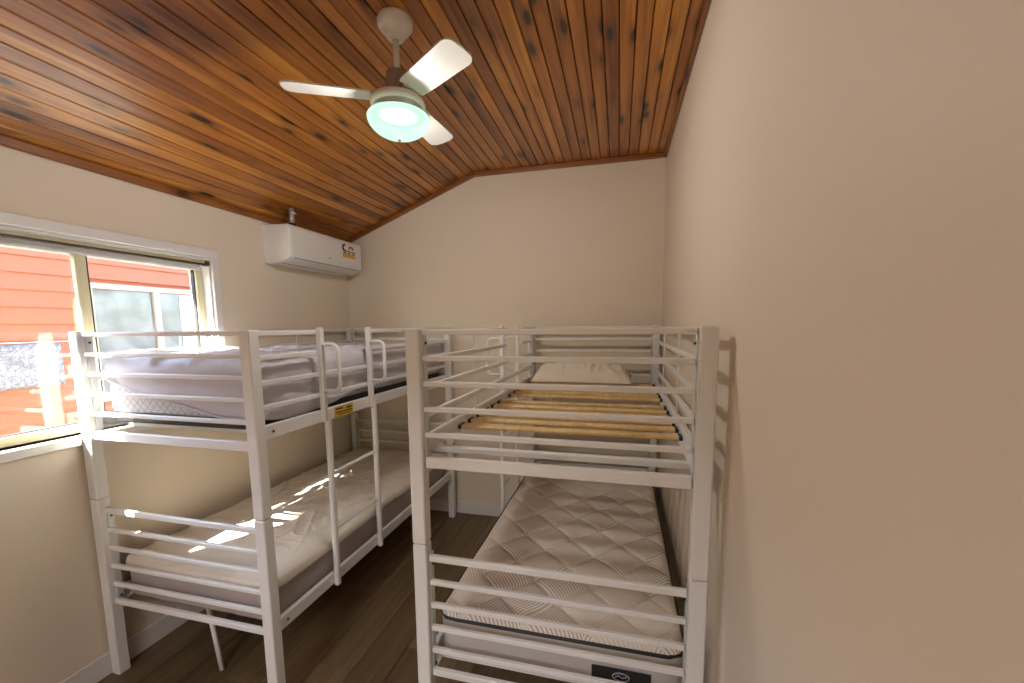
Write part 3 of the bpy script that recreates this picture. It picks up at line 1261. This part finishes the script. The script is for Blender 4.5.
acs('blue_mark', [(-.048, .046), (-.066, .040), (-.074, .022), (-.066, .004), (-.050, .002)], .0085, 'ink_blue')
acs('red_mark', [(.030 + .024 * cos(a), .016 + .022 * sin(a)) for a in [pi * k / 8 for k in range(9)]], .0080, 'ink_red')
acs('dark_line', [(-.066, -.002), (.080, -.002)], .0045, 'ink_blue')
box('orange_strip', (.0006, .160, .034), (.0009, .004, -.034), 'ink_orange', st, 0)
for k in range(3):
    box('print', (.0006, .026, .009), (.0011, -.050 + .056 * k, -.016), 'ink_blue', st, 0)
# pipe stub between the unit and the sloping ceiling
pz0 = AZ1
px_, py_ = XL + .175, 2.50
pz1 = zceil(px_) - .014
pp = empty('drain_pipe', (px_, py_, pz0), 0, 'short grey metal pipe stub between air conditioner and ceiling', 'pipe')
tube('pipe', [(0, 0, 0), (0, 0, pz1 - pz0)], .017, 'pipe_grey', pp, 14)
lathe('collar', [(0, 0), (.024, 0), (.024, .012), (.017, .016)], 'black_plastic', pp, 16)
tube('strap', [(.018, -.02, pz1 - pz0 - .035), (.02, 0, pz1 - pz0 - .03), (.018, .02, pz1 - pz0 - .035)], .005, 'trim_white', pp, 6)

# ------------------------------------------------------------------ ceiling fan with lamp
FX, FY = -.883, 1.653
fan = empty('ceiling_fan', (FX, FY, ZF), 0, 'white three-blade ceiling fan with a lit glass bowl lamp', 'ceiling fan')
lathe('canopy', [(0, 0), (.066, 0), (.070, -.010), (.068, -.030), (.056, -.046), (.038, -.053), (.036, -.070), (.028, -.078), (0, -.078)], 'fan_white', fan)
tube('downrod', [(0, 0, -.06), (0, 0, -.21)], .0125, 'fan_white', fan, 16)
lathe('coupling', [(0, -.200), (.040, -.200), (.044, -.206), (.046, -.262), (.044, -.300), (0, -.300)], 'fan_taupe', fan)
lathe('motor_housing', [(0, -.296), (.088, -.296), (.106, -.304), (.110, -.318), (.108, -.328), (.098, -.334), (0, -.334)], 'fan_white', fan)
lathe('motor_band', [(0, -.333), (.098, -.333), (.100, -.340), (.099, -.358), (.104, -.364), (0, -.364)], 'fan_metal', fan)
RB, zr_ = .124, -.365
prof = [(.100, zr_ + .002), (RB - .004, zr_), (RB, zr_ - .006)]
for k in range(1, 13):
    a = k / 12 * pi / 2
    prof.append((RB * cos(a), zr_ - .006 - .076 * sin(a)))
prof[-1] = (0, prof[-1][1])
lathe('lamp_bowl', prof, 'lamp_bowl', fan, 48)
lathe('finial', [(0, zr_ - .076), (.007, zr_ - .078), (.009, zr_ - .086), (.005, zr_ - .094), (0, zr_ - .096)], 'fan_metal', fan, 14)
BZ = 2.551 - ZF
for k in range(3):
    th = radians(207.8 + 120 * k)
    # blade outline along +x, rounded tip
    r0, r1, w0, w1 = .102, .430, .050, .062
    outl = [(r0, -w0), (r0 + .02, -w0 - .004)]
    outl += [(r1 - .05, -w1)]
    for q in range(9):
        a = -pi / 2 + pi * q / 8
        outl.append((r1 - .038 + .038 * cos(a), (w1 - .038) * (1 if a > 0 else -1 if a < 0 else 0) + .038 * sin(a)))
    outl += [(r1 - .05, w1), (r0 + .02, w0 + .004), (r0, w0)]
    m_ = len(outl)
    V = [(x, y, .003) for x, y in outl] + [(x, y, -.003) for x, y in outl]
    Fc = [tuple(range(m_)), tuple(range(2 * m_ - 1, m_ - 1, -1))] + [(q, (q + 1) % m_, (q + 1) % m_ + m_, q + m_) for q in range(m_)]
    o = mesh_obj('blade', V, Fc, 'fan_white', fan)
    o.rotation_euler = (Matrix.Rotation(th, 3, 'Z') @ Matrix.Rotation(radians(-11), 3, 'X')).to_euler()
    o.location = (0, 0, BZ)
    arm = box('blade_arm', (.09, .045, .005), (.115, 0, .0058), 'fan_white', o, .002)
lp = bpy.data.lights.new('lamp', 'POINT')
lp.energy = LAMP_W
lp.color = LAMP_COL
lp.shadow_soft_size = .06
lo = bpy.data.objects.new('bulb', lp)
COL.objects.link(lo)
lo.parent = fan
lo.location = (0, 0, zr_ - .040)
